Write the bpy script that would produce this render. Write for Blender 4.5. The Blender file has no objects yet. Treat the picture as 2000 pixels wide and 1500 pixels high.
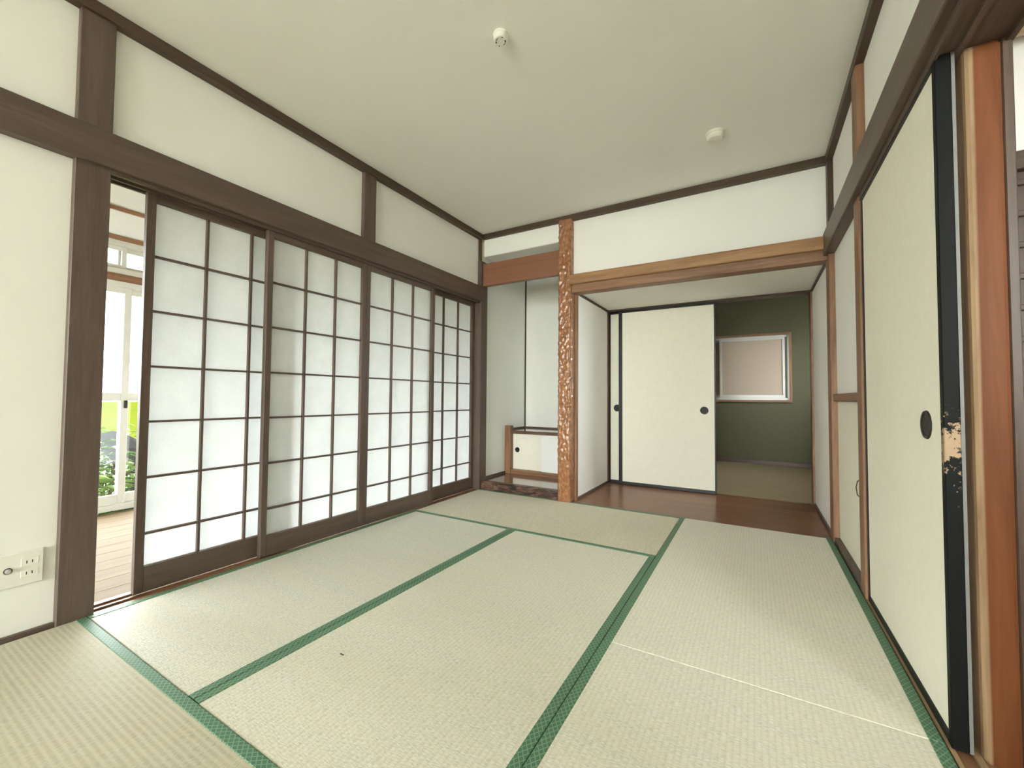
import bpy, bmesh, math, random
from mathutils import Vector, Matrix, noise as mnoise

random.seed(7)
sc = bpy.context.scene
col = sc.collection

# ------------------------------------------------------------------ camera
def rot(a, b, c):
    return Matrix.Rotation(a, 3, 'Z') @ Matrix.Rotation(b, 3, 'X') @ Matrix.Rotation(c, 3, 'Y')
Rm = rot(0.5288, 0.0330, -0.0076)
right, fwd, up = Rm @ Vector((1, 0, 0)), Rm @ Vector((0, 1, 0)), Rm @ Vector((0, 0, 1))
cam_d = bpy.data.cameras.new('camera')
cam_d.sensor_fit = 'HORIZONTAL'
cam_d.sensor_width = 36.0
cam_d.lens = 812.5 / 2000 * 36.0
cam_d.clip_start, cam_d.clip_end = 0.02, 500
cam = bpy.data.objects.new('camera', cam_d)
m3 = Matrix((right, up, -fwd)).transposed()
cam.matrix_world = Matrix.Translation((2.2795, -3.3157, 0.8737)) @ m3.to_4x4()
col.objects.link(cam)
sc.camera = cam

# ------------------------------------------------------------------ sky, exposure
SKY = 9.0
world = bpy.data.worlds.new('overcast_sky')
sc.world = world
world.use_nodes = True
wn, wl = world.node_tree.nodes, world.node_tree.links
wn.clear()
wo = wn.new('ShaderNodeOutputWorld')
bg = wn.new('ShaderNodeBackground')
bg.inputs['Color'].default_value = (0.97, 0.99, 1.0, 1)
bg.inputs['Strength'].default_value = SKY
wl.new(bg.outputs[0], wo.inputs[0])
vs = sc.view_settings
vs.view_transform = 'Standard'
vs.look = 'None'
vs.exposure = 1.92
vs.gamma = 1.0
vs.use_curve_mapping = False
sc.cycles.max_bounces = 8
sc.cycles.diffuse_bounces = 6
sc.cycles.glossy_bounces = 3
sc.cycles.transparent_max_bounces = 8
sc.cycles.caustics_reflective = False
sc.cycles.caustics_refractive = False

def portal(loc, rot_e, sx, sy):
    l = bpy.data.lights.new('window_portal', 'AREA')
    l.shape = 'RECTANGLE'
    l.size, l.size_y = sx, sy
    l.cycles.is_portal = True
    o = bpy.data.objects.new('window_portal', l)
    o.location = loc
    o.rotation_euler = rot_e
    col.objects.link(o)
H = math.pi / 2
portal((-1.97, -3.15, 1.05), (0, -H, 0), 2.0, 7.7)         # engawa glazing, shining +x
portal((1.35, -9.06, 1.24), (H, 0, 0), 2.6, 2.3)           # added rear room window, shining +y
portal((3.95, -3.70, 1.60), (H, 0, 0), 1.2, 1.4)           # side room window, shining +y

# ------------------------------------------------------------------ materials
def new_mat(name):
    m = bpy.data.materials.new(name)
    m.use_nodes = True
    nt = m.node_tree
    return m, nt, nt.nodes, nt.links, nt.nodes['Principled BSDF']

def sock(node, name):
    return node.inputs[name]

def mathn(nt, op, a, b=None, c=None, clamp=False):
    n = nt.nodes.new('ShaderNodeMath')
    n.operation = op
    n.use_clamp = clamp
    for i, v in enumerate((a, b, c)):
        if v is None:
            continue
        if isinstance(v, (int, float)):
            n.inputs[i].default_value = v
        else:
            nt.links.new(v, n.inputs[i])
    return n.outputs[0]

def mixc(nt, fac, a, b, blend='MIX'):
    n = nt.nodes.new('ShaderNodeMix')
    n.data_type = 'RGBA'
    n.blend_type = blend
    for s, v in ((n.inputs[0], fac), (n.inputs[6], a), (n.inputs[7], b)):
        if isinstance(v, (int, float)):
            s.default_value = v
        elif isinstance(v, tuple):
            s.default_value = (*v, 1) if len(v) == 3 else v
        else:
            nt.links.new(v, s)
    return n.outputs[2]

def coords(nt, scale=(1, 1, 1), rnd=True):
    tc = nt.nodes.new('ShaderNodeTexCoord')
    mp = nt.nodes.new('ShaderNodeMapping')
    mp.inputs['Scale'].default_value = scale
    nt.links.new(tc.outputs['Object'], mp.inputs['Vector'])
    if rnd:
        oi = nt.nodes.new('ShaderNodeObjectInfo')
        v = mathn(nt, 'MULTIPLY', oi.outputs['Random'], 37.0)
        nt.links.new(v, mp.inputs['Location'])
    return mp.outputs[0], tc.outputs['Object']

def noisen(nt, vec, scale, detail=3.0, rough=0.55, dist=0.0):
    n = nt.nodes.new('ShaderNodeTexNoise')
    n.inputs['Scale'].default_value = scale
    n.inputs['Detail'].default_value = detail
    n.inputs['Roughness'].default_value = rough
    n.inputs['Distortion'].default_value = dist
    if vec is not None:
        nt.links.new(vec, n.inputs['Vector'])
    return n.outputs['Fac']

def ramp(nt, fac, stops):
    n = nt.nodes.new('ShaderNodeValToRGB')
    e = n.color_ramp.elements
    while len(e) < len(stops):
        e.new(0.5)
    for el, (p, c) in zip(e, stops):
        el.position = p
        el.color = (*c, 1)
    nt.links.new(fac, n.inputs[0])
    return n.outputs[0]

def bump(nt, h, strength, dist):
    n = nt.nodes.new('ShaderNodeBump')
    n.inputs['Strength'].default_value = strength
    n.inputs['Distance'].default_value = dist
    nt.links.new(h, n.inputs['Height'])
    return n.outputs[0]

def plain(name, c, rough=0.6, spec=0.5, metallic=0.0, var=0.0, vscale=8.0, bmp=0.0, bscale=300.0):
    m, nt, N, L, b = new_mat(name)
    b.inputs['Base Color'].default_value = (*c, 1)
    b.inputs['Roughness'].default_value = rough
    b.inputs['Specular IOR Level'].default_value = spec
    b.inputs['Metallic'].default_value = metallic
    if var or bmp:
        v, raw = coords(nt)
    if var:
        f = noisen(nt, v, vscale, 4)
        d = tuple(x * (1 - var) for x in c)
        u = tuple(min(1, x * (1 + var)) for x in c)
        L.new(ramp(nt, f, [(0.3, d), (0.7, u)]), b.inputs['Base Color'])
    if bmp:
        L.new(bump(nt, noisen(nt, v, bscale, 2), bmp, 0.001), b.inputs['Normal'])
    return m

def wood(name, dark, light, axis, rough=0.45, spec=0.4, grain=22.0, coat=0.0, bmp=0.12):
    m, nt, N, L, b = new_mat(name + '_' + axis)
    s = {'x': (0.06, 1, 1), 'y': (1, 0.06, 1), 'z': (1, 1, 0.06)}[axis]
    v, raw = coords(nt, s)
    f1 = noisen(nt, v, grain, 5, 0.62, 0.6)
    f2 = noisen(nt, v, grain * 7, 2, 0.6)
    f = mathn(nt, 'ADD', mathn(nt, 'MULTIPLY', f1, 0.7), mathn(nt, 'MULTIPLY', f2, 0.3))
    c = ramp(nt, f, [(0.33, dark), (0.68, light)])
    L.new(c, b.inputs['Base Color'])
    b.inputs['Roughness'].default_value = rough
    b.inputs['Specular IOR Level'].default_value = spec
    b.inputs['Coat Weight'].default_value = coat
    b.inputs['Coat Roughness'].default_value = 0.12
    L.new(bump(nt, f, bmp, 0.004), b.inputs['Normal'])
    return m

def wood3(name, *a, **k):
    return {ax: wood(name, *a, axis=ax, **k) for ax in 'xyz'}

PLASTER = plain('cream_plaster', (0.870, 0.872, 0.825), 0.9, 0.15, var=0.012, vscale=3, bmp=0.18, bscale=420)
CEIL = plain('cream_ceiling_paper', (0.870, 0.872, 0.818), 0.9, 0.15, var=0.012, vscale=2, bmp=0.15, bscale=350)
WHITEP = plain('white_plaster', (0.89, 0.885, 0.86), 0.9, 0.15, var=0.012, vscale=3, bmp=0.15, bscale=420)
W_DARK = wood3('dark_brown_wood', (0.085, 0.058, 0.045), (0.150, 0.105, 0.083))
W_MID = wood3('mid_brown_wood', (0.16, 0.076, 0.039), (0.34, 0.185, 0.098))
W_TRIM = wood3('umber_trim_wood', (0.050, 0.030, 0.020), (0.105, 0.066, 0.044))
W_RED = wood3('reddish_board_wood', (0.20, 0.082, 0.042), (0.27, 0.125, 0.066), grain=9)
W_OAK = wood3('light_oak_boards', (0.30, 0.205, 0.11), (0.40, 0.29, 0.165), rough=0.4)
W_ENG = wood3('veranda_floor_wood', (0.100, 0.064, 0.028), (0.135, 0.092, 0.045), rough=0.7, spec=0.12)
W_FLOOR = wood3('glossy_alcove_floor_wood', (0.150, 0.058, 0.027), (0.290, 0.130, 0.064), rough=0.30, spec=0.25, grain=12, coat=0.06, bmp=0.03)
W_LACQ = wood3('lacquered_board_wood', (0.085, 0.036, 0.022), (0.15, 0.070, 0.045), rough=0.10, spec=0.6, grain=10, coat=0.8, bmp=0.01)
def burl_mat():
    m, nt, N, L, b = new_mat('burl_wood')
    v, raw = coords(nt, (0.35, 1, 1))
    f = noisen(nt, v, 26, 5, 0.65, 1.2)
    L.new(ramp(nt, f, [(0.40, (0.010, 0.007, 0.006)), (0.50, (0.075, 0.036, 0.024)), (0.64, (0.21, 0.11, 0.07))]), b.inputs['Base Color'])
    b.inputs['Roughness'].default_value = 0.4
    L.new(bump(nt, f, 0.3, 0.006), b.inputs['Normal'])
    return m
W_BURL = burl_mat()
W_LINT = wood3('golden_brown_lintel_wood', (0.20, 0.090, 0.038), (0.46, 0.265, 0.125), grain=14)
BLACK = plain('black_lacquer', (0.0075, 0.008, 0.008), 0.4, 0.35)
FUSUMA = plain('cream_fusuma_paper', (0.84, 0.81, 0.70), 0.85, 0.2, var=0.02, vscale=30, bmp=0.2, bscale=260)
ALU = plain('beige_aluminium', (0.62, 0.60, 0.54), 0.4, 0.5, var=0.03)
SILVER = plain('silver_aluminium', (0.52, 0.51, 0.48), 0.4, 0.5, metallic=0.4)
PULL = plain('dark_bronze', (0.022, 0.019, 0.016), 0.45, 0.25)
IVORY = plain('ivory_plastic', (0.82, 0.81, 0.745), 0.45, 0.4)
WHITE_PL = plain('white_plastic', (0.80, 0.785, 0.69), 0.45, 0.4)
SLOT = plain('dark_slot', (0.02, 0.02, 0.016), 0.7)
GREENW = plain('dark_green_sand_wall', (0.118, 0.112, 0.072), 0.95, 0.1, var=0.06, vscale=60, bmp=0.3)
DULLFLOOR = plain('dull_tan_mat', (0.32, 0.25, 0.15), 0.8, 0.2, var=0.06, vscale=20)
FROST = plain('frosted_pane_over_shutter', (0.46, 0.365, 0.285), 0.45, 0.4, bmp=0.4, bscale=160)
GREYSTRIP = plain('grey_edge_strip', (0.17, 0.165, 0.155), 0.5, 0.3)
WIRE = plain('rusty_wire', (0.10, 0.075, 0.05), 0.5, 0.4, metallic=0.6)

def paper_mat():
    m, nt, N, L, b = new_mat('shoji_paper')
    out = N['Material Output']
    N.remove(b)
    v, raw = coords(nt)
    f = noisen(nt, v, 9.0, 6, 0.65)
    f2 = noisen(nt, v, 140.0, 3, 0.6)
    fm = mathn(nt, 'ADD', mathn(nt, 'MULTIPLY', f, 0.6), mathn(nt, 'MULTIPLY', f2, 0.4))
    c = ramp(nt, fm, [(0.3, (0.80, 0.815, 0.82)), (0.7, (0.90, 0.915, 0.92))])
    d = N.new('ShaderNodeBsdfDiffuse')
    t = N.new('ShaderNodeBsdfTranslucent')
    mx = N.new('ShaderNodeMixShader')
    mx.inputs[0].default_value = 0.31
    L.new(c, d.inputs['Color'])
    L.new(c, t.inputs['Color'])
    L.new(d.outputs[0], mx.inputs[1])
    L.new(t.outputs[0], mx.inputs[2])
    L.new(mx.outputs[0], out.inputs[0])
    return m
PAPER = paper_mat()

def glass_mat():
    m, nt, N, L, b = new_mat('clear_window_glass')
    out = N['Material Output']
    N.remove(b)
    t = N.new('ShaderNodeBsdfTransparent')
    t.inputs['Color'].default_value = (0.94, 0.96, 0.95, 1)
    g = N.new('ShaderNodeBsdfGlossy')
    g.inputs['Roughness'].default_value = 0.02
    mx = N.new('ShaderNodeMixShader')
    mx.inputs[0].default_value = 0.06
    L.new(t.outputs[0], mx.inputs[1])
    L.new(g.outputs[0], mx.inputs[2])
    L.new(mx.outputs[0], out.inputs[0])
    return m
GLASS = glass_mat()

def tatami_mat():
    m, nt, N, L, b = new_mat('woven_rush')
    tc = N.new('ShaderNodeTexCoord')
    sp = N.new('ShaderNodeSeparateXYZ')
    L.new(tc.outputs['Object'], sp.inputs[0])
    oi = N.new('ShaderNodeObjectInfo')
    rib = mathn(nt, 'SINE', mathn(nt, 'MULTIPLY', sp.outputs[0], 2 * math.pi / 0.0155))
    rib01 = mathn(nt, 'MULTIPLY_ADD', rib, 0.5, 0.5)
    # strands lie across the mat; each stands up between two warps
    cmb = N.new('ShaderNodeCombineXYZ')
    L.new(mathn(nt, 'MULTIPLY', sp.outputs[0], 64.5), cmb.inputs[0])
    L.new(mathn(nt, 'MULTIPLY', sp.outputs[1], 330.0), cmb.inputs[1])
    L.new(mathn(nt, 'MULTIPLY', oi.outputs['Random'], 50.0), cmb.inputs[2])
    knot = noisen(nt, cmb.outputs[0], 1.0, 2, 0.6)
    cmb2 = N.new('ShaderNodeCombineXYZ')
    L.new(mathn(nt, 'MULTIPLY', sp.outputs[0], 2.2), cmb2.inputs[0])
    L.new(mathn(nt, 'MULTIPLY', sp.outputs[1], 26.0), cmb2.inputs[1])
    L.new(mathn(nt, 'MULTIPLY', oi.outputs['Random'], 91.0), cmb2.inputs[2])
    streak = noisen(nt, cmb2.outputs[0], 1.0, 4, 0.6)
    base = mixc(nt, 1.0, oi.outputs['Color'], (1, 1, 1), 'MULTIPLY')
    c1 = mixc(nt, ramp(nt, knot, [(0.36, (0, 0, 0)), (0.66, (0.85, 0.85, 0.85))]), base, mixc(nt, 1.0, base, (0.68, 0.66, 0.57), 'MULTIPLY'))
    c2 = mixc(nt, ramp(nt, streak, [(0.40, (0, 0, 0)), (0.68, (0.4, 0.4, 0.4))]), c1, mixc(nt, 1.0, base, (0.98, 0.90, 0.74), 'MULTIPLY'))
    c3 = mixc(nt, mathn(nt, 'MULTIPLY', mathn(nt, 'POWER', mathn(nt, 'SUBTRACT', 1.0, rib01), 3.0), 0.22), c2, mixc(nt, 1.0, base, (0.60, 0.58, 0.48), 'MULTIPLY'))
    L.new(c3, b.inputs['Base Color'])
    b.inputs['Roughness'].default_value = 0.55
    b.inputs['Specular IOR Level'].default_value = 0.10
    b.inputs['Sheen Weight'].default_value = 0.20
    b.inputs['Sheen Roughness'].default_value = 0.45
    h = mathn(nt, 'ADD', mathn(nt, 'MULTIPLY', rib01, 0.7), mathn(nt, 'MULTIPLY', knot, 0.5))
    L.new(bump(nt, h, 0.22, 0.0022), b.inputs['Normal'])
    return m
TATAMI = tatami_mat()

def heri_mat():
    m, nt, N, L, b = new_mat('green_diamond_border')
    tc = N.new('ShaderNodeTexCoord')
    sp = N.new('ShaderNodeSeparateXYZ')
    L.new(tc.outputs['Object'], sp.inputs[0])
    P = 0.0150
    def tri(v):
        return mathn(nt, 'ABSOLUTE', mathn(nt, 'SUBTRACT', mathn(nt, 'FRACT', mathn(nt, 'DIVIDE', v, P)), 0.5))
    y2 = mathn(nt, 'MULTIPLY', sp.outputs[1], 0.72)
    a = tri(mathn(nt, 'ADD', mathn(nt, 'ADD', sp.outputs[0], y2), 10.0))
    c = tri(mathn(nt, 'ADD', mathn(nt, 'SUBTRACT', sp.outputs[0], y2), 10.0))
    mx = mathn(nt, 'MAXIMUM', a, c)
    G, D, Li = (0.105, 0.220, 0.130), (0.055, 0.135, 0.080), (0.200, 0.335, 0.225)
    n = nt.nodes.new('ShaderNodeValToRGB')
    n.color_ramp.interpolation = 'CONSTANT'
    e = n.color_ramp.elements
    for _ in range(3):
        e.new(0.5)
    for el, (p, cc) in zip(e, [(0, G), (0.16, D), (0.26, G), (0.36, G), (0.42, Li)]):
        el.position = p
        el.color = (*cc, 1)
    L.new(mx, n.inputs[0])
    L.new(n.outputs[0], b.inputs['Base Color'])
    b.inputs['Roughness'].default_value = 0.55
    b.inputs['Specular IOR Level'].default_value = 0.3
    L.new(bump(nt, mx, 0.25, 0.001), b.inputs['Normal'])
    return m
HERI = heri_mat()

def worn_black():
    m, nt, N, L, b = new_mat('worn_black_lacquer')
    v, raw = coords(nt, rnd=False)
    sp = N.new('ShaderNodeSeparateXYZ')
    L.new(raw, sp.inputs[0])
    f = noisen(nt, v, 55.0, 5, 0.7)
    # bare patch centred a little under mid height where hands slide the door
    d = mathn(nt, 'ABSOLUTE', mathn(nt, 'SUBTRACT', sp.outputs[2], -0.135))
    w = mathn(nt, 'MULTIPLY_ADD', d, -1.9, 0.20)
    k = mathn(nt, 'ADD', f, w)
    msk = ramp(nt, k, [(0.60, (0, 0, 0)), (0.66, (1, 1, 1))])
    L.new(mixc(nt, msk, (0.008, 0.0085, 0.008), (0.34, 0.24, 0.15)), b.inputs['Base Color'])
    b.inputs['Roughness'].default_value = 0.5
    b.inputs['Specular IOR Level'].default_value = 0.08
    return m
WORN_BLACK = worn_black()

def worn_post():
    m, nt, N, L, b = new_mat('worn_orange_post_wood')
    v, raw = coords(nt, (1, 1, 0.08), rnd=False)
    sp = N.new('ShaderNodeSeparateXYZ')
    L.new(raw, sp.inputs[0])
    f = noisen(nt, v, 26, 5, 0.6, 0.4)
    body = ramp(nt, f, [(0.3, (0.105, 0.034, 0.011)), (0.7, (0.165, 0.058, 0.021))])
    tan = ramp(nt, f, [(0.3, (0.16, 0.095, 0.050)), (0.7, (0.32, 0.215, 0.12))])
    big = noisen(nt, v, 7, 3)
    # bare worn wood along the corner towards the door
    e = mathn(nt, 'ADD', sp.outputs[0], mathn(nt, 'MULTIPLY', mathn(nt, 'SUBTRACT', big, 0.5), 0.012))
    msk = ramp(nt, mathn(nt, 'MULTIPLY_ADD', e, -70.0, -0.75), [(0.35, (0, 0, 0)), (0.65, (1, 1, 1))])
    L.new(mixc(nt, msk, body, tan), b.inputs['Base Color'])
    b.inputs['Roughness'].default_value = 0.5
    b.inputs['Specular IOR Level'].default_value = 0.15
    L.new(bump(nt, f, 0.15, 0.004), b.inputs['Normal'])
    return m
WORN_POST = worn_post()

def toko_mat():
    m, nt, N, L, b = new_mat('dimpled_orange_pillar_wood')
    v, raw = coords(nt, (1, 1, 0.6), rnd=False)
    f = noisen(nt, v, 45, 4, 0.6)
    g = noisen(nt, v, 5, 2)
    c = ramp(nt, f, [(0.30, (0.17, 0.062, 0.022)), (0.52, (0.34, 0.140, 0.052)), (0.70, (0.55, 0.29, 0.14))])
    L.new(mixc(nt, mathn(nt, 'MULTIPLY', g, 0.45), c, (0.22, 0.10, 0.05)), b.inputs['Base Color'])
    b.inputs['Roughness'].default_value = 0.30
    b.inputs['Coat Weight'].default_value = 0.5
    b.inputs['Coat Roughness'].default_value = 0.18
    return m
TOKO = toko_mat()

# ------------------------------------------------------------------ builders
WLOC = {}
def link(o, parent=None, world_loc=(0, 0, 0)):
    col.objects.link(o)
    wl_ = Vector(world_loc)
    WLOC[o.name] = wl_
    if parent is not None:
        o.parent = parent
        o.location = wl_ - WLOC[parent.name]
    else:
        o.location = wl_
    return o

def tag(o, label, cat, group=None, kind=None):
    o['label'] = label
    o['category'] = cat
    if group:
        o['group'] = group
    if kind:
        o['kind'] = kind
    return o

def empty(name, loc, label, cat, group=None, kind=None):
    o = bpy.data.objects.new(name, None)
    o.empty_display_size = 0.05
    link(o, None, loc)
    return tag(o, label, cat, group, kind)

MC = {}
def box_mesh(sx, sy, sz, bev, mat):
    key = (round(sx, 4), round(sy, 4), round(sz, 4), bev, mat.name)
    if key in MC:
        return MC[key]
    bm = bmesh.new()
    bmesh.ops.create_cube(bm, size=1.0)
    bmesh.ops.scale(bm, vec=(sx, sy, sz), verts=bm.verts)
    if bev:
        bmesh.ops.bevel(bm, geom=bm.edges[:] + bm.verts[:], offset=bev, segments=2 if bev > 0.004 else 1, profile=0.5, affect='EDGES')
    me = bpy.data.meshes.new('box')
    bm.to_mesh(me)
    bm.free()
    me.materials.append(mat)
    MC[key] = me
    return me

def box(name, b, mat, parent=None, bev=0.0):
    x0, x1, y0, y1, z0, z1 = b
    sx, sy, sz = x1 - x0, y1 - y0, z1 - z0
    if isinstance(mat, dict):
        mat = mat['xyz'[max(range(3), key=lambda i: (sx, sy, sz)[i])]]
    me = box_mesh(sx, sy, sz, bev, mat)
    return link(bpy.data.objects.new(name, me), parent, ((x0 + x1) / 2, (y0 + y1) / 2, (z0 + z1) / 2))

def mesh_obj(name, verts, faces, mat, parent=None, loc=(0, 0, 0), smooth=False):
    me = bpy.data.meshes.new(name)
    me.from_pydata([tuple(v) for v in verts], [], faces)
    me.materials.append(mat)
    if smooth:
        me.polygons.foreach_set('use_smooth', [True] * len(me.polygons))
    me.update()
    return link(bpy.data.objects.new(name, me), parent, loc)

def lathe(name, prof, mat, parent, loc, axis='z', seg=32, smooth=True):
    """prof = [(r, h)], turned about the axis through loc"""
    vs_, fs = [], []
    for r, h in prof:
        for k in range(seg):
            a = 2 * math.pi * k / seg
            p = (r * math.cos(a), r * math.sin(a), h)
            if axis == 'x':
                p = (h, p[0], p[1])
            elif axis == 'y':
                p = (p[0], h, p[1])
            vs_.append(p)
    n = len(prof)
    for i in range(n - 1):
        for k in range(seg):
            k2 = (k + 1) % seg
            fs.append((i * seg + k, i * seg + k2, (i + 1) * seg + k2, (i + 1) * seg + k))
    fs.append(tuple(range(seg - 1, -1, -1)))
    fs.append(tuple((n - 1) * seg + k for k in range(seg)))
    o = mesh_obj(name, vs_, fs, mat, parent, loc, smooth)
    bm = bmesh.new(); bm.from_mesh(o.data)
    bmesh.ops.recalc_face_normals(bm, faces=bm.faces)
    bm.to_mesh(o.data); bm.free()
    if smooth:
        for e in o.data.edges:
            pass
        o.data.set_sharp_from_angle(angle=math.radians(35))
    return o

def tube(name, pts, r, mat, parent=None, seg=8):
    pts = [Vector(p) for p in pts]
    c = sum(pts, Vector()) / len(pts)
    vs_, fs = [], []
    prev = None
    for i, p in enumerate(pts):
        t = (pts[min(i + 1, len(pts) - 1)] - pts[max(i - 1, 0)]).normalized()
        if prev is None:
            n = t.orthogonal().normalized()
        else:
            n = (prev - t * prev.dot(t)).normalized()
        prev = n
        bn = t.cross(n)
        for k in range(seg):
            a = 2 * math.pi * k / seg
            vs_.append(p - c + (n * math.cos(a) + bn * math.sin(a)) * r)
    for i in range(len(pts) - 1):
        for k in range(seg):
            k2 = (k + 1) % seg
            fs.append((i * seg + k, i * seg + k2, (i + 1) * seg + k2, (i + 1) * seg + k))
    fs.append(tuple(range(seg - 1, -1, -1)))
    fs.append(tuple((len(pts) - 1) * seg + k for k in range(seg)))
    return mesh_obj(name, vs_, fs, mat, parent, c, True)

TN = [0]
def trim(b, label, mat=W_DARK, bev=0.003, cat='beam'):
    TN[0] += 1
    return tag(box('trim_%d' % TN[0], b, mat, None, bev), label, cat, kind='structure')

def wall(name, loc, label):
    return empty(name, loc, label, 'wall', kind='structure')

# ------------------------------------------------------------------ room shell
CZ = 2.458
W = 2.70
YF = -3.62          # near end of the room, behind the camera

fl = empty('floor', (1.35, -1.8, -0.06), 'subfloor under the tatami mats', 'floor', kind='structure')
box('subfloor_slab', (-0.12, 2.90, -9.0, 0.02, -0.12, -0.056), DULLFLOOR, fl)
ce = tag(box('ceiling', (0.0, W, YF, 0.0, CZ, CZ + 0.04), CEIL), 'plain cream ceiling over the tatami room', 'ceiling', kind='structure')

# --- left wall (shoji side); post faces lie on x = 0, plaster 3 cm behind
wlft = wall('wall_left', (-0.06, -1.8, 0), 'cream plaster wall above and beside the shoji screens')
for b in ((-0.09, -0.03, YF, -2.803, 1.935, 2.42), (-0.09, -0.03, YF, -2.803, 0.0, 1.80),
          (-0.09, -0.03, -2.697, -1.420, 1.935, 2.42), (-0.09, -0.03, -1.318, 0.0, 1.935, 2.42)):
    box('plaster_panel', b, PLASTER, wlft)
trim((-0.105, 0.0, -2.803, -2.697, -0.05, 2.41), 'dark square post left of the open shoji gap', cat='post')
trim((-0.085, 0.0, -1.420, -1.318, 1.944, 2.41), 'short dark post above the middle of the shoji screens', cat='post')
trim((-0.095, 0.012, -0.035, 0.075, -0.05, 2.195), 'dark corner post between last shoji and alcove', W_DARK, cat='post')
trim((-0.05, 0.020, YF, -0.030, 1.800, 1.944), 'wide dark rail running above all the shoji screens')
trim((-0.05, 0.014, YF, 0.0, 2.410, CZ), 'dark ceiling moulding along the left wall', W_TRIM, cat='moulding')
trim((-0.03, 0.0, -0.034, -0.008, 1.944, 2.41), 'thin upright trim in the corner above the alcove post', W_TRIM, cat='moulding')
bl = tag(box('baseboard_left', (-0.05, -0.012, YF, -2.803, -0.02, 0.012), W_DARK, None, 0.002), 'thin dark base strip under the left plaster wall', 'baseboard', kind='structure')
k = trim((-0.108, 0.0, -2.697, -0.035, 1.797, 1.830), 'grooved upper track the shoji slide in', W_DARK)
for x0, x1 in ((-0.014, 0.0), (-0.060, -0.050), (-0.108, -0.096)):
    box('track_ridge', (x0, x1, -2.697, -0.035, 1.784, 1.797), W_DARK, k)
k = trim((-0.125, 0.0, -2.697, -0.035, -0.05, -0.006), 'grooved wooden sill track under the shoji screens', W_MID)
for x0, x1 in ((-0.016, 0.0), (-0.060, -0.050), (-0.125, -0.096)):
    box('track_ridge', (x0, x1, -2.697, -0.035, -0.006, 0.001), W_MID, k)

# --- back wall: alcove lintel, decorative pillar, bay lintel
wb = wall('wall_back', (1.8, 0.06, 1.9), 'cream plaster wall above the deep bay at the far end')
box('plaster_panel', (0.930, 2.70, 0.03, 0.08, 1.83, 2.42), PLASTER, wb)
box('plaster_panel', (0.0, 0.825, 0.015, 0.55, 2.245, 2.42), PLASTER, wb, 0.012)
trim((0.0, W, -0.014, 0.05, 2.410, CZ), 'dark ceiling moulding along the far wall', W_TRIM, cat='moulding')
trim((0.012, 0.822, -0.010, 0.045, 1.952, 2.168), 'wide reddish-brown lintel board across the alcove', W_RED)
lin = trim((0.875, 2.69, -0.040, 0.03, 1.842, 1.928), 'brown grained lintel over the deep bay', W_LINT, 0.012)
trim((0.925, 2.70, -0.008, 0.10, 1.775, 1.845), 'darker lower lintel strip under the grained bay lintel', W_MID, 0.003)

def toko_pillar():
    x0, x1, y0, y1, zt = 0.818, 0.934, -0.040, 0.055, 2.412
    c = Vector(((x0 + x1) / 2, (y0 + y1) / 2, 0))
    prof = []
    r = 0.012
    hx, hy = (x1 - x0) / 2, (y1 - y0) / 2
    n = 12
    def side(a, b, k):
        return [a.lerp(b, i / k) for i in range(k)]
    P = [Vector((-hx + r, -hy)), Vector((hx - r, -hy)), Vector((hx, -hy + r)), Vector((hx, hy)), Vector((-hx, hy)), Vector((-hx, -hy + r))]
    for a, b, k_ in ((0, 1, 16), (1, 2, 3), (2, 3, 12), (3, 4, 2), (4, 5, 6), (5, 0, 3)):
        prof += side(P[a], P[b], k_)
    m = len(prof)
    rows = 320
    vs_, fs = [], []
    for j in range(rows + 1):
        z = zt * j / rows
        amp = 0.0050 * min(1, max(0, (z - 0.27) / 0.06))
        for p in prof:
            q = Vector((p.x, p.y, z))
            d = 0.0
            if amp and p.y < hy - 0.03:
                v = mnoise.noise(Vector((p.x * 48 + 3, p.y * 48, z * 34)))
                v2 = mnoise.noise(Vector((p.x * 110, p.y * 110 + 9, z * 70)))
                d = amp * (max(-0.25, v) * 1.6 + 0.35 * v2)
            nrm = Vector((p.x / hx, p.y / hy))
            nrm = Vector((math.copysign(abs(nrm.x) ** 6, nrm.x), math.copysign(abs(nrm.y) ** 6, nrm.y)))
            if nrm.length > 1e-6:
                nrm.normalize()
            vs_.append((p.x + nrm.x * d, p.y + nrm.y * d, z))
    for j in range(rows):
        for i in range(m):
            i2 = (i + 1) % m
            fs.append((j * m + i, j * m + i2, (j + 1) * m + i2, (j + 1) * m + i))
    fs.append(tuple(range(m - 1, -1, -1)))
    o = mesh_obj('alcove_pillar', vs_, fs, TOKO, None, c, True)
    return tag(o, 'orange-brown dimpled decorative pillar between alcove and bay', 'pillar')
toko_pillar()
trim((0.895, 0.952, 0.056, 0.10, -0.05, 1.80), 'narrow olive-brown strip behind the dimpled pillar', W_MID, 0.002, 'post')

# --- right wall; post faces near x = 2.69, plaster behind at 2.72
wr = wall('wall_right', (2.76, -1.8, 0), 'white plaster wall above and beside the cream sliding door')
for b in ((2.722, 2.79, -0.83, -0.05, 1.94, 2.42), (2.722, 2.79, -2.70, -0.925, 1.94, 2.42),
          (2.722, 2.79, YF, -2.80, 1.94, 2.42), (2.722, 2.79, -0.83, -0.05, 0.895, 1.82), (2.722, 2.79, YF, -2.80, 0.0, 1.82)):
    box('plaster_panel', b, WHITEP, wr)
trim((2.686, 2.75, YF, 0.0, 2.410, CZ), 'dark ceiling moulding along the right wall', W_TRIM, cat='moulding')
trim((2.668, 2.73, YF, -0.005, 1.800, 1.944), 'wide brown rail running above the right sliding door', W_DARK, 0.006)
k = trim((2.695, 2.845, -2.70, -0.925, 1.787, 1.830), 'grooved upper track over the right sliding door', W_DARK)
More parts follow.
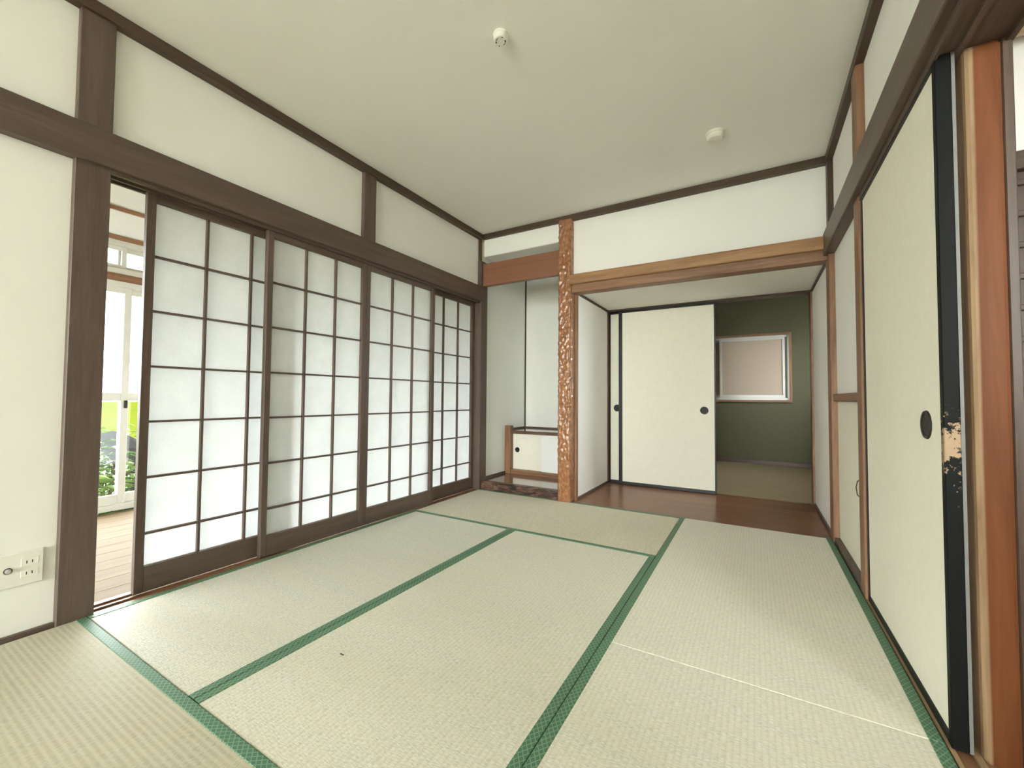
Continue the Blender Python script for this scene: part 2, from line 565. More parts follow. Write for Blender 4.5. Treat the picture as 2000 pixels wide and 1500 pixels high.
for x0, x1 in ((2.695, 2.703), (2.738, 2.752), (2.832, 2.845)):
    box('track_ridge', (x0, x1, -2.70, -0.925, 1.775, 1.787), W_DARK, k)
trim((2.690, 2.80, -0.060, 0.060, -0.05, 1.80), 'brown corner post right of the bay, beside the narrow closet', W_MID, cat='post')
trim((2.693, 2.79, -0.045, 0.03, 1.944, 2.41), 'thin dark upright trim in the right far corner', W_TRIM, cat='moulding')
trim((2.690, 2.80, -0.925, -0.832, -0.05, 1.80), 'brown post between closet panel and cream sliding door', W_MID, cat='post')
trim((2.690, 2.78, -0.925, -0.832, 1.944, 2.41), 'short brown post above the right door rail', W_MID, cat='post')
trim((2.70, 2.76, -0.832, -0.060, 0.868, 0.911), 'brown crossbar above the narrow closet door', W_MID)
trim((2.690, 2.80, -2.80, -2.70, -0.05, 2.41), 'dark post at the near side of the right doorway', W_DARK, cat='post')
k = trim((2.692, 2.845, -2.70, -0.925, -0.05, -0.008), 'worn tan wooden sill track of the right doorway', W_MID)
for x0, x1 in ((2.692, 2.703), (2.738, 2.752), (2.832, 2.845)):
    box('track_ridge', (x0, x1, -2.70, -0.925, -0.008, 0.001), W_OAK, k)
tag(box('trim_post_worn', (2.752, 2.822, -1.828, -1.735, -0.05, 1.787), WORN_POST, None, 0.010), 'orange-brown door post with worn tan edge behind the sliding door', 'post', kind='structure').name = 'trim_60'
trim((2.822, 2.843, -1.822, -1.735, -0.05, 1.787), 'dark brown jamb behind the orange-brown door post', W_TRIM, cat='post')

# --- outer envelope: eaves, plus unseen roof, base slab and closet walls added against light leaks
tag(box('roof', (-2.0, 5.3, -9.3, 3.9, 2.80, 2.95), W_DARK), 'unseen roof slab added to keep skylight from leaking in', 'roof', kind='structure')
tag(box('foundation', (-1.95, 4.75, -9.1, 3.45, -0.30, -0.13), plain('grey_concrete', (0.35, 0.35, 0.33), 0.9, 0.2)), 'unseen concrete slab added under the house to block light', 'foundation', kind='structure')
ev = mesh_obj('eaves', [(-1.95, -4.0, 2.64), (-3.20, -4.0, 2.32), (-3.20, -4.0, 2.40), (-1.95, -4.0, 2.80), (-1.95, 1.3, 2.64), (-3.20, 1.3, 2.32), (-3.20, 1.3, 2.40), (-1.95, 1.3, 2.80)],
              [(0, 1, 2, 3), (7, 6, 5, 4), (4, 5, 1, 0), (5, 6, 2, 1), (6, 7, 3, 2), (7, 4, 0, 3)], W_OAK['y'], None, (0, 0, 0))
tag(ev, 'sloping wooden eaves outside the veranda windows', 'eaves', kind='structure')
wo_ = wall('wall_leak_block', (4.0, 0.2, 0), 'unseen panels added around the closets to stop light leaks')
for b in ((3.95, 4.0, -0.80, 1.0, -0.13, 2.8), (2.86, 3.95, -0.80, -0.75, -0.13, 2.8), (-0.12, -0.07, 0.76, 1.0, -0.13, 2.8), (-0.12, 4.0, 0.99, 1.0, 2.42, 2.8),
          (-2.0, -0.07, 0.76, 0.80, 2.42, 2.8), (-0.15, 4.75, -9.09, -9.04, 2.4, 2.8), (-1.96, -0.10, -7.09, -7.06, -0.13, 2.8), (-0.15, -0.10, -9.09, -7.06, -0.13, 2.8), (2.80, 2.85, -9.09, -3.72, -0.13, 2.8)):
    box('plaster_panel', b, WHITEP, wo_)

# ------------------------------------------------------------------ tatami mats
def tatami(x0, x1, y0, y1, tint, label):  # tint paints each mat's weave sheen and the light level at its spot
    g = 0.0015
    x0 += g; x1 -= g; y0 += g; y1 -= g
    cx, cy = (x0 + x1) / 2, (y0 + y1) / 2
    lx, ly = x1 - x0, y1 - y0
    turned = lx > ly
    w, l = (ly, lx) if turned else (lx, ly)
    r = empty('tatami_mat', (cx, cy, -0.055), label, 'tatami mat', 'tatami mats on the floor')
    if turned:
        r.rotation_euler.z = H
    bm = bmesh.new()
    bmesh.ops.create_cube(bm, size=1)
    bmesh.ops.scale(bm, vec=(w, l, 0.055), verts=bm.verts)
    bmesh.ops.bevel(bm, geom=bm.edges[:], offset=0.0022, segments=1, affect='EDGES')
    me = bpy.data.meshes.new('woven_cover')
    bm.to_mesh(me); bm.free()
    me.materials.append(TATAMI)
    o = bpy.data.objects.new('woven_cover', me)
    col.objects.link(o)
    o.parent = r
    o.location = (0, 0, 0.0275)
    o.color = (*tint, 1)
    for s in (-1, 1):
        bm = bmesh.new()
        bmesh.ops.create_cube(bm, size=1)
        bmesh.ops.scale(bm, vec=(0.031, l + 0.0006, 0.058), verts=bm.verts)
        bmesh.ops.bevel(bm, geom=bm.edges[:], offset=0.0018, segments=1, affect='EDGES')
        me = bpy.data.meshes.new('green_border')
        bm.to_mesh(me); bm.free()
        me.materials.append(HERI)
        h = bpy.data.objects.new('green_border', me)
        col.objects.link(h)
        h.parent = r
        h.location = (s * (w / 2 - 0.0151), 0, 0.0277)
        h['label'] = 'green cloth border with woven diamonds'
    return r
tatami(0.0, 1.794, -0.910, -0.006, (0.74, 0.695, 0.555), 'tatami mat laid crosswise in front of the alcove, tinted darker for its weave sheen')
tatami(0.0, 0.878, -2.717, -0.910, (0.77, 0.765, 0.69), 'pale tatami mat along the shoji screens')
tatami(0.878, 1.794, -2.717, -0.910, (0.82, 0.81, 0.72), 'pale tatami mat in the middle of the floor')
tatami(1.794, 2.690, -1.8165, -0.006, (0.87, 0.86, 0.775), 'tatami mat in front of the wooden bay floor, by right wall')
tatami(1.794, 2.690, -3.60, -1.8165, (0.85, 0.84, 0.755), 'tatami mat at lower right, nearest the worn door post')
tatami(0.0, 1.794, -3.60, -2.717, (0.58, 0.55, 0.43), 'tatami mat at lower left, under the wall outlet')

# ------------------------------------------------------------------ shoji screens
def shoji(y0, y1, xc, label):
    t = 0.030
    z0, z1 = 0.002, 1.790
    r = empty('shoji_screen', (xc, (y0 + y1) / 2, z0), label, 'sliding screen', 'shoji screens along the left wall')
    xa, xb = xc - t / 2, xc + t / 2
    sw = 0.033
    for ya, yb in ((y0, y0 + sw), (y1 - sw, y1)):
        box('stile', (xa, xb, ya, yb, z0, z1), W_DARK, r, 0.002)
    box('bottom_rail', (xa + .001, xb - .001, y0 + sw, y1 - sw, z0, 0.112), W_DARK, r, 0.002)
    box('top_rail', (xa + .001, xb - .001, y0 + sw, y1 - sw, 1.752, z1), W_DARK, r, 0.002)
    ys = [y0 + sw + (y1 - y0 - 2 * sw) * i / 3 for i in range(4)]
    zs = [0.112, 0.256, 0.505, 0.754, 1.003, 1.254, 1.504, 1.752]
    for y in ys[1:3]:
        box('lattice_upright', (xc - 0.009, xc + 0.009, y - 0.0050, y + 0.0050, 0.112, 1.752), W_DARK, r)
    for z in zs[1:7]:
        box('lattice_crossbar', (xc - 0.009, xc + 0.0075, y0 + sw, y1 - sw, z - 0.0048, z + 0.0048), W_DARK, r)
    for i in range(3):
        for j in range(7):
            box('paper_pane', (xc - 0.0105, xc - 0.0095, ys[i], ys[i + 1], zs[j], zs[j + 1]), PAPER, r)
    return r
XR, XF = -0.078, -0.032
shoji(-2.556, -1.856, XR, 'leftmost shoji screen, slid aside to leave the gap by the post')
shoji(-2.046, -1.372, XF, 'second shoji screen from the left, grey overlap band on it')
shoji(-1.371, -0.665, XF, 'third shoji screen from the left')
shoji(-0.720, -0.040, XR, 'shoji screen nearest the alcove corner post')

# ------------------------------------------------------------------ left alcove
AZ = 0.078
wal = wall('wall_alcove', (0.4, 0.9, 0), 'cream plaster walls inside the narrow alcove')
box('plaster_panel', (-0.07, -0.020, 0.075, 0.97, 0.0, 2.42), PLASTER, wal)
box('plaster_panel', (-0.02, 0.90, 0.92, 0.97, 0.0, 2.42), PLASTER, wal)
box('plaster_panel', (0.865, 0.905, 0.10, 0.92, 0.0, 2.42), PLASTER, wal)
trim((-0.02, -0.008, 0.908, 0.92, 0.54, 2.40), 'thin dark upright in the back corner of the alcove', W_TRIM, 0, 'moulding')
af = tag(box('floor_alcove', (-0.02, 0.865, 0.045, 0.92, 0.04, AZ), W_LACQ), 'glossy dark lacquered floor board in the alcove', 'floor', kind='structure')
trim((0.012, 0.818, -0.012, 0.045, -0.05, AZ + 0.002), 'dark burl-grained step beam at the front of the alcove', W_BURL, 0.006)
trim((-0.02, -0.006, 0.075, 0.47, AZ, AZ + 0.022), 'thin dark base strip on the left alcove wall', W_DARK, 0, 'moulding')

cb = empty('alcove_cabinet', (0.4, 0.7, AZ), 'low built-in cabinet with cream sliding doors in the alcove', 'cabinet')
yc = 0.50
box('corner_post', (-0.018, 0.050, yc - 0.03, yc + 0.04, AZ, 0.578), W_MID, cb, 0.003)
tp = box('top_board', (-0.006, 0.865, yc - 0.012, 0.915, 0.497, 0.530), W_LACQ, cb, 0.003)
box('edge_strip', (-0.02, -0.006, yc + 0.04, 0.915, 0.530, 0.546), W_DARK, tp)
box('edge_strip', (-0.006, 0.865, 0.903, 0.915, 0.530, 0.546), W_DARK, tp)
tr = box('sill', (0.050, 0.865, yc - 0.02, yc + 0.06, AZ, 0.122), W_MID, cb, 0.002)
box('backing', (0.05, 0.865, yc + 0.07, yc + 0.08, 0.122, 0.497), FUSUMA, cb)
d1 = box('door', (0.052, 0.420, yc + 0.030, yc + 0.044, 0.124, 0.496), FUSUMA, cb)
lathe('pull', [(0.0, -0.0005), (0.022, -0.0005), (0.026, -0.003), (0.027, 0.0), (0.0275, 0.002)], PULL, d1, (0.104, yc + 0.0295, 0.325), 'y', 24)
box('door', (0.400, 0.862, yc + 0.004, yc + 0.018, 0.124, 0.496), WHITEP, cb)

# ------------------------------------------------------------------ deep bay
YB = 0.955
wbay = wall('wall_bay', (1.8, 0.5, 0), 'pale plaster side walls of the deep bay')
box('plaster_panel', (0.906, 0.945, 0.10, YB, 0.0, 1.80), WHITEP, wbay)
box('plaster_panel', (2.703, 2.76, 0.06, YB, 0.0, 1.80), WHITEP, wbay)
tag(box('ceiling_bay', (0.90, 2.76, 0.06, YB + 0.1, 1.80, 1.83), CEIL), 'low cream ceiling inside the deep bay', 'ceiling', kind='structure')
tag(box('floor_bay', (0.935, 2.71, -0.004, YB + 0.06, -0.05, -0.002), W_FLOOR), 'glossy reddish-brown wooden floor of the deep bay', 'floor', kind='structure')
trim((0.945, 0.955, 0.10, YB, -0.002, 0.020), 'thin dark base strip on the left bay wall', W_DARK, 0, 'moulding')
trim((2.692, 2.703, 0.06, YB, -0.002, 0.022), 'thin dark base strip on the right bay wall', W_DARK, 0, 'moulding')
trim((0.945, 0.955, 0.10, YB, 1.780, 1.80), 'thin dark strip at the top of the left bay wall', W_TRIM, 0, 'moulding')
trim((2.692, 2.703, 0.06, YB, 1.780, 1.80), 'thin dark strip at the top of the right bay wall', W_TRIM, 0, 'moulding')
trim((0.93, 0.948, YB - 0.012, YB + 0.10, -0.002, 1.80), 'brown left jamb of the far sliding door opening', W_MID, cat='post')
trim((2.688, 2.71, YB - 0.012, YB + 0.10, -0.002, 1.80), 'brown right jamb of the far doorway', W_MID, cat='post')
trim((0.948, 2.688, YB - 0.010, YB + 0.10, 1.782, 1.80), 'dark upper track over the far sliding doors', W_TRIM)

def pull_on(parent, loc, axis, r=0.036, sgn=-1):
    p = lathe('pull', [(r * 0.98, 0.003 * -sgn), (r, 0.0), (r * 0.95, 0.004 * sgn), (r * 0.80, 0.0038 * sgn), (r * 0.74, 0.0005 * sgn), (r * 0.1, 0.0003 * sgn)], PULL, parent, loc, axis, 32)
    lathe('pull_cup', [(r * 0.70, 0.0012 * sgn), (r * 0.50, 0.0016 * sgn), (r * 0.45, 0.0009 * sgn), (r * 0.05, 0.0009 * sgn)], PULL, p, loc, axis, 24)
    return p

def fusuma_y(x0, x1, yf, z0, z1, label, pulls, lw=0.034, rw=0.034):
    """sliding door facing -y, front face at yf"""
    t = 0.024
    r = empty('sliding_door', ((x0 + x1) / 2, yf + t / 2, z0), label, 'sliding door', 'cream paper sliding doors')
    box('paper_face', (x0 + lw, x1 - rw, yf + 0.003, yf + t - 0.003, z0 + 0.030, z1 - 0.026), FUSUMA, r)
    box('stile', (x0, x0 + lw, yf, yf + t, z0, z1), BLACK, r, 0.002)
    box('stile', (x1 - rw, x1, yf, yf + t, z0, z1), BLACK, r, 0.002)
    box('bottom_rail', (x0 + lw, x1 - rw, yf + .0005, yf + t, z0, z0 + 0.030), BLACK, r, 0.002)
    box('top_rail', (x0 + lw, x1 - rw, yf + .0005, yf + t, z1 - 0.026, z1), BLACK, r, 0.002)
    for px, pz in pulls:
        pull_on(r, (px, yf + 0.0025, pz), 'y')
    return r
fusuma_y(0.948, 1.850, YB + 0.032, 0.0, 1.785, 'rear cream sliding door showing only a narrow strip', [(1.036, 0.775)], lw=0.020)
fusuma_y(1.062, 1.966, YB, 0.0, 1.785, 'wide cream sliding door at the back of the bay', [(1.868, 0.768)], lw=0.038, rw=0.012)

# ------------------------------------------------------------------ dark green room behind the bay
YD = 3.32
wd = wall('wall_darkroom', (2.0, 2.2, 0), 'dark green sand-plaster walls of the unlit room beyond')
wx0, wx1, wz0, wz1 = 1.30, 2.675, 0.868, 1.745
for b in ((-0.2, wx0, YD, YD + 0.1, 0, 2.4), (wx1, 3.8, YD, YD + 0.1, 0, 2.4), (wx0, wx1, YD, YD + 0.1, 0, wz0), (wx0, wx1, YD, YD + 0.1, wz1, 2.4),
          (-0.3, -0.2, 1.06, YD, 0, 2.4), (3.8, 3.9, 1.06, 1.6, 0, 2.4), (3.8, 3.9, 2.6, YD, 0, 2.4), (3.8, 3.9, 1.6, 2.6, 0, 1.0), (3.8, 3.9, 1.6, 2.6, 1.9, 2.4)):
    box('plaster_panel', b, GREENW, wd)
box('plaster_panel', (2.71, 3.9, 1.0, 1.05, 0, 2.4), GREENW, wd)
box('plaster_panel', (-0.3, 0.94, 1.0, 1.05, 0, 2.4), GREENW, wd)
box('plaster_panel', (0.94, 2.71, 1.06, 1.10, 1.83, 2.4), GREENW, wd)
tag(box('ceiling_darkroom', (-0.3, 3.9, 1.0, YD + 0.1, 2.4, 2.45), W_DARK), 'dark board ceiling of the unlit room beyond', 'ceiling', kind='structure')
tag(box('floor_darkroom', (-0.3, 3.9, 1.015, YD + 0.1, -0.05, -0.003), DULLFLOOR), 'dull tan matted floor of the unlit room beyond', 'floor', kind='structure')
trim((-0.2, 3.8, YD - 0.012, YD, -0.003, 0.045), 'brown base strip under the dark green wall', W_DARK, 0, 'moulding')
w3 = empty('window_3', (2.2, YD, wz0), 'aluminium window with blank pinkish pane in dark green wall', 'window', kind='structure')
for b in ((wx0 - .03, wx1 + .03, YD - .03, YD, wz0 - .03, wz0), (wx0 - .03, wx1 + .03, YD - .03, YD, wz1, wz1 + .03), (wx1, wx1 + .03, YD - .03, YD, wz0, wz1), (wx0 - .03, wx0, YD - .03, YD, wz0, wz1)):
    box('casing', b, W_MID, w3)
for b in ((wx0, wx1, YD + .0, YD + .06, wz0, wz0 + .03), (wx0, wx1, YD + .0, YD + .06, wz1 - .03, wz1), (wx1 - .02, wx1, YD + .0, YD + .06, wz0, wz1), (wx0, wx0 + .02, YD, YD + .06, wz0, wz1)):
    box('outer_frame', b, SILVER, w3)
for sx0, sx1, sy in ((1.845, wx1 - 0.045, YD - 0.005), (wx0 + 0.02, 1.90, YD + 0.030)):
    s = box('sash_pane', (sx0 + .03, sx1 - .03, sy + .010, sy + .016, wz0 + .07, wz1 - .055), FROST, w3)
    for b in ((sx0, sx1, sy, sy + .025, wz0 + .03, wz0 + .07), (sx0, sx1, sy, sy + .025, wz1 - .055, wz1 - .03), (sx0, sx0 + .03, sy, sy + .025, wz0 + .07, wz1 - .055), (sx1 - .03, sx1, sy, sy + .025, wz0 + .07, wz1 - .055)):
        box('sash_rail', b, SILVER, s, 0.002)
w10 = empty('window_10', (3.85, 2.1, 1.0), 'small side window added out of view to brighten the room beyond', 'window', kind='structure')  # window added out of view to brighten the dark room
for b in ((3.82, 3.88, 1.6, 2.6, 1.0, 1.04), (3.82, 3.88, 1.6, 2.6, 1.86, 1.9), (3.82, 3.88, 1.6, 1.64, 1.04, 1.86), (3.82, 3.88, 2.56, 2.6, 1.04, 1.86)):
    box('frame_bar', b, SILVER, w10)
box('glass_pane', (3.848, 3.852, 1.64, 2.56, 1.04, 1.86), GLASS, w10)
box('shutter', (wx0, wx1, YD + 0.07, YD + 0.09, wz0, wz1), FROST, w3)

# ------------------------------------------------------------------ right wall sliding door, closet door
def right_door():
    xf, t = 2.698, 0.032
    y0, y1, z0, z1 = -1.828, -0.930, 0.001, 1.786
    r = empty('sliding_door', (xf + t / 2, (y0 + y1) / 2, z0), 'tall cream sliding door with black edging on the right wall', 'sliding door', 'cream paper sliding doors')
    box('paper_face', (xf + 0.003, xf + t - 0.003, y0 + 0.022, y1 - 0.028, z0 + 0.030, z1 - 0.024), FUSUMA, r)
    s = box('stile', (xf, xf + t, y0, y0 + 0.022, z0, z1), WORN_BLACK, r, 0.002)
    s['label'] = 'black stile with bare worn patch'
    box('edge_strip', (xf + t, xf + t + 0.007, y0 + 0.001, y0 + 0.02, z0, z1), GREYSTRIP, s)
    box('stile', (xf, xf + t, y1 - 0.028, y1, z0, z1), BLACK, r, 0.002)
    box('bottom_rail', (xf + .0005, xf + t, y0 + 0.022, y1 - 0.028, z0, z0 + 0.030), BLACK, r, 0.002)
    box('top_rail', (xf + .0005, xf + t, y0 + 0.022, y1 - 0.028, z1 - 0.024, z1), BLACK, r, 0.002)
    pull_on(r, (xf + 0.0025, -1.695, 0.806), 'x', 0.041)
    return r
right_door()

cd = empty('closet_door', (2.73, -0.445, 0.0), 'narrow cream closet door with a wire loop handle', 'closet door')
box('door_panel', (2.722, 2.742, -0.828, -0.064, 0.028, 0.866), FUSUMA, cd, 0.001)
box('bottom_strip', (2.695, 2.742, -0.828, -0.064, -0.010, 0.026), W_DARK, cd)
hp = [(2.722, -0.775, 0.500), (2.706, -0.775, 0.500), (2.695, -0.770, 0.490), (2.690, -0.768, 0.46), (2.694, -0.770, 0.425), (2.708, -0.775, 0.412), (2.722, -0.775, 0.41)]
tube('wire_handle', hp, 0.0025, WIRE, cd)

# ------------------------------------------------------------------ ceiling fittings
rs = empty('ceiling_rosette', (1.336, -1.821, CZ), 'small round ivory light socket on the ceiling, no lamp hung', 'light socket')
rb = lathe('socket_body', [(0.034, 0.0), (0.034, -0.006), (0.031, -0.008), (0.031, -0.028), (0.028, -0.031), (0.005, -0.031)], IVORY, rs, (1.336, -1.821, CZ - 0.0), 'z', 40)
for k_, a0 in enumerate((0.3, 0.3 + math.pi)):
    pts = []
    for i in range(7):
        a = a0 + i * 0.20
        pts.append((1.336 + 0.020 * math.cos(a), -1.821 + 0.020 * math.sin(a), CZ - 0.0310))
    tube('slot', pts, 0.0013, SLOT, rb, 6)
    lathe('slot_hole', [(0.0036, 0.0008), (0.0036, -0.0008)], SLOT, rb, (1.336 + 0.020 * math.cos(a0), -1.821 + 0.020 * math.sin(a0), CZ - 0.0310), 'z', 12)
    lathe('screw_hole', [(0.0028, 0.0008), (0.0028, -0.0008)], SLOT, rb, (1.336 + 0.023 * math.cos(a0 + 2.1), -1.821 + 0.023 * math.sin(a0 + 2.1), CZ - 0.0306), 'z', 12)

sd = empty('smoke_detector', (2.091, -0.615, CZ), 'round white smoke detector on the ceiling near the far wall', 'smoke detector')
lathe('mounting_base', [(0.052, 0.0), (0.052, -0.010), (0.050, -0.011)], WHITE_PL, sd, (2.091, -0.615, CZ), 'z', 40)
lathe('detector_body', [(0.047, -0.011), (0.047, -0.015), (0.049, -0.016), (0.047, -0.030), (0.038, -0.038), (0.012, -0.040)], WHITE_PL, sd, (2.091, -0.615, CZ), 'z', 40)
lathe('vent_ring', [(0.0465, -0.0100), (0.0465, -0.0155)], SLOT, sd, (2.091, -0.615, CZ), 'z', 40)
lathe('test_button', [(0.009, -0.039), (0.009, -0.0415), (0.007, -0.0422)], IVORY, sd, (2.091, -0.615, CZ), 'z', 20)

# ------------------------------------------------------------------ wall outlet
ol = empty('wall_outlet', (-0.03, -2.905, 0.24), 'ivory outlet plate with aerial jack low on left wall', 'outlet')
pl = box('cover_plate', (-0.030, -0.020, -2.975, -2.835, 0.180, 0.302), IVORY, ol, 0.003)
for zc in (0.262, 0.222):
    sk = box('socket', (-0.0215, -0.0185, -2.892, -2.848, zc - 0.014, zc + 0.014), IVORY, pl, 0.001)
    for yy in (-2.878, -2.864):
        box('slot', (-0.0190, -0.0180, yy - 0.0013, yy + 0.0013, zc - 0.005, zc + 0.005), SLOT, sk)
lathe('aerial_jack', [(0.0085, -0.001), (0.0085, 0.004), (0.0060, 0.0045), (0.0050, 0.012), (0.0015, 0.012)], SILVER, pl, (-0.020, -2.922, 0.243), 'x', 18)
lathe('jack_ring', [(0.011, -0.001), (0.011, 0.0012)], SLOT, pl, (-0.020, -2.922, 0.243), 'x', 18)

tag(box('straw_fleck', (1.054, 1.070, -2.363, -2.358, 0.0, 0.0016), W_DARK), 'tiny dark straw fleck lying on the middle tatami mat', 'fleck')

# ------------------------------------------------------------------ veranda corridor behind the shoji
XE = -1.90
EY0, EY1 = -7.0, 0.70
ef = empty('floor_veranda', (-1.0, -1.8, -0.05), 'light oak board floor of the veranda corridor', 'floor', kind='structure')
nb = 12
for i in range(nb):
    xa = -0.126 - (1.9 - 0.126) * i / nb
    xb = -0.126 - (1.9 - 0.126) * (i + 1) / nb
    box('floor_board', (xb + 0.0008, xa - 0.0008, EY0, EY1, -0.045, -0.012), W_ENG, ef, 0.001)
box('underlay', (-1.9, -0.126, EY0, EY1, -0.06, -0.045), W_DARK, ef)
we = wall('wall_veranda', (XE - 0.03, -1.8, 2.2), 'cream wall strip above the veranda glazing')
for z0, z1 in ((2.085, 2.282), (2.303, 2.60)):
    box('plaster_panel', (XE - 0.06, XE - 0.005, EY0, EY1, z0, z1), PLASTER, we)
box('plaster_panel', (XE - 0.06, -0.09, EY1, EY1 + 0.06, -0.05, 2.6), PLASTER, we)
box('plaster_panel', (XE - 0.06, -0.09, EY0 - 0.06, EY0, -0.05, 2.6), PLASTER, we)
tag(box('ceiling_veranda', (XE - 0.06, -0.05, EY0, EY1, 2.60, 2.64), W_OAK), 'board ceiling of the veranda corridor', 'ceiling', kind='structure')
trim((XE - 0.05, XE + 0.012, EY0, EY1, 2.278, 2.306), 'brown picture rail on the veranda wall', W_MID, 0.002)
trim((XE - 0.08, XE + 0.012, EY0, EY1, 2.052, 2.085), 'brown top rail over the transom windows', W_MID, 0.002)
trim((XE - 0.10, XE + 0.012, EY0, EY1, 1.742, 1.795), 'brown beam between transom and tall windows', W_MID, 0.002)

def sash(parent, x, y0, y1, z0, z1, mid=None, sw=0.045, bot=0.07, top=0.045):
    s = box('glass_pane', (x - 0.002, x + 0.002, y0 + sw, y1 - sw, z0 + bot, z1 - top), GLASS, parent)
    box('sash_stile', (x - 0.014, x + 0.014, y0, y0 + sw, z0, z1), ALU, s, 0.002)
    box('sash_stile', (x - 0.014, x + 0.014, y1 - sw, y1, z0, z1), ALU, s, 0.002)
    box('sash_rail', (x - 0.013, x + 0.013, y0 + sw, y1 - sw, z0, z0 + bot), ALU, s, 0.002)
    box('sash_rail', (x - 0.013, x + 0.013, y0 + sw, y1 - sw, z1 - top, z1), ALU, s, 0.002)
    if mid:
        box('sash_rail', (x - 0.013, x + 0.013, y0 + sw, y1 - sw, mid - 0.030, mid + 0.030), ALU, s, 0.002)
    return s
wn_ = [1]
def glazed(name, x, y0, y1, ym, z0, z1, label, mid=None, lock=False, **kw):
    r = empty(name, (x, (y0 + y1) / 2, z0), label, 'window', kind='structure')
    box('frame_sill', (x - 0.05, x + 0.05, y0, y1, z0 - 0.045, z0), ALU, r, 0.002)
    box('frame_head', (x - 0.05, x + 0.05, y0, y1, z1, z1 + 0.04), ALU, r, 0.002)
    box('frame_jamb', (x - 0.05, x + 0.05, y0, y0 + 0.03, z0, z1), ALU, r, 0.002)
    box('frame_jamb', (x - 0.05, x + 0.05, y1 - 0.03, y1, z0, z1), ALU, r, 0.002)
    a = sash(r, x + 0.016, y0 + 0.03, ym + 0.022, z0, z1, mid, **kw)
    b = sash(r, x - 0.016, ym - 0.022, y1 - 0.03, z0, z1, mid, **kw)
    if lock:
        box('latch', (x + 0.030, x + 0.05, ym - 0.006, ym + 0.014, 0.77, 0.83), PULL, a, 0.004)
    return r
# tall sliding glazing: the pair in view meets at y = -2.05
glazed('window_1', XE - 0.045, -2.98, -1.12, -2.050, 0.045, 1.70, 'tall aluminium sliding windows seen through the shoji gap', 0.857, True)
glazed('window_4', XE - 0.045, -1.10, 0.68, -0.210, 0.045, 1.70, 'tall aluminium sliding windows behind the closed shoji', 0.857, True)
glazed('window_5', XE - 0.045, -4.18, -3.00, -3.590, 0.045, 1.70, 'tall aluminium sliding windows at near end of the veranda', 0.857, True)
glazed('window_2', XE - 0.045, -2.98, -1.12, -2.090, 1.840, 2.012, 'low aluminium transom window above the tall veranda windows', None, False, sw=0.03, bot=0.03, top=0.03)
glazed('window_6', XE - 0.045, -1.10, 0.68, -0.210, 1.840, 2.012, 'low transom window above the closed-off veranda end', None, False, sw=0.03, bot=0.03, top=0.03)
glazed('window_7', XE - 0.045, -4.18, -3.00, -3.590, 1.840, 2.012, 'low transom window at near end of the veranda', None, False, sw=0.03, bot=0.03, top=0.03)

for nm, ya, yb in (('window_11', -5.58, -4.20), ('window_12', -6.98, -5.60)):  # unseen veranda stretch, added to let in more light from the left rear
    glazed(nm, XE - 0.045, ya, yb, (ya + yb) / 2, 0.045, 1.70, 'tall windows added out of view beside the room behind the viewer', 0.857, False)['group'] = 'added windows beside the rear room'
for nm, ya, yb in (('window_13', -5.58, -4.20), ('window_14', -6.98, -5.60)):
    glazed(nm, XE - 0.045, ya, yb, (ya + yb) / 2, 1.840, 2.012, 'low transoms added out of view beside the room behind the viewer', None, False, sw=0.03, bot=0.03, top=0.03)['group'] = 'added transoms beside the rear room'

# ------------------------------------------------------------------ room behind the camera, invented to supply daylight
wf = wall('wall_front', (1.35, -5.0, 0), 'cream walls of the invented open room behind the viewer')
RY = -9.00
box('plaster_panel', (-0.10, -0.03, RY, YF, 2.05, 2.6), PLASTER, wf)
box('plaster_panel', (-0.10, -0.03, -3.95, YF, 0.0, 2.05), PLASTER, wf)
box('plaster_panel', (-0.10, -0.03, RY, -6.8, 0.0, 2.05), PLASTER, wf)
for q in range(4):  # unseen paper panels added as a soft light source
    box('fill_paper_panel', (-0.066, -0.060, -3.95 - 0.7125 * (q + 1), -3.95 - 0.7125 * q, 0.0, 2.05), PAPER, wf)
box('plaster_panel', (2.722, 2.80, RY, YF, 0.0, 2.5), PLASTER, wf)
for b in ((-0.1, 0.03, RY - .08, RY, 0, 2.6), (2.67, 2.8, RY - .08, RY, 0, 2.5), (0.03, 2.67, RY - .08, RY, 0, 0.08), (0.03, 2.67, RY - .08, RY, 2.40, 2.5)):
    box('plaster_panel', b, PLASTER, wf)
tag(box('ceiling_rear', (-0.1, 2.8, RY, YF - 0.02, 2.46, 2.5), CEIL), 'cream ceiling of the invented room behind the viewer', 'ceiling', kind='structure')
tag(box('floor_rear', (-0.05, 2.75, RY, YF + 0.005, -0.05, -0.001), W_OAK), 'wooden floor of the invented room behind the viewer', 'floor', kind='structure')
w8 = empty('window_8', (1.35, RY - 0.04, 0.08), 'wide aluminium window added behind the viewer to supply daylight', 'window', kind='structure')  # unseen window added for daylight from behind the camera
for b in ((0.03, 2.67, RY - .07, RY - .01, 0.08, 0.12), (0.03, 2.67, RY - .07, RY - .01, 2.36, 2.40), (0.03, 0.07, RY - .07, RY - .01, 0.12, 2.36), (2.63, 2.67, RY - .07, RY - .01, 0.12, 2.36), (1.33, 1.37, RY - .07, RY - .01, 0.12, 2.36)):
    box('frame_bar', b, ALU, w8)
for xa, xb in ((0.07, 1.33), (1.37, 2.63)):
    box('glass_pane', (xa, xb, RY - .045, RY - .04, 0.12, 2.36), GLASS, w8)

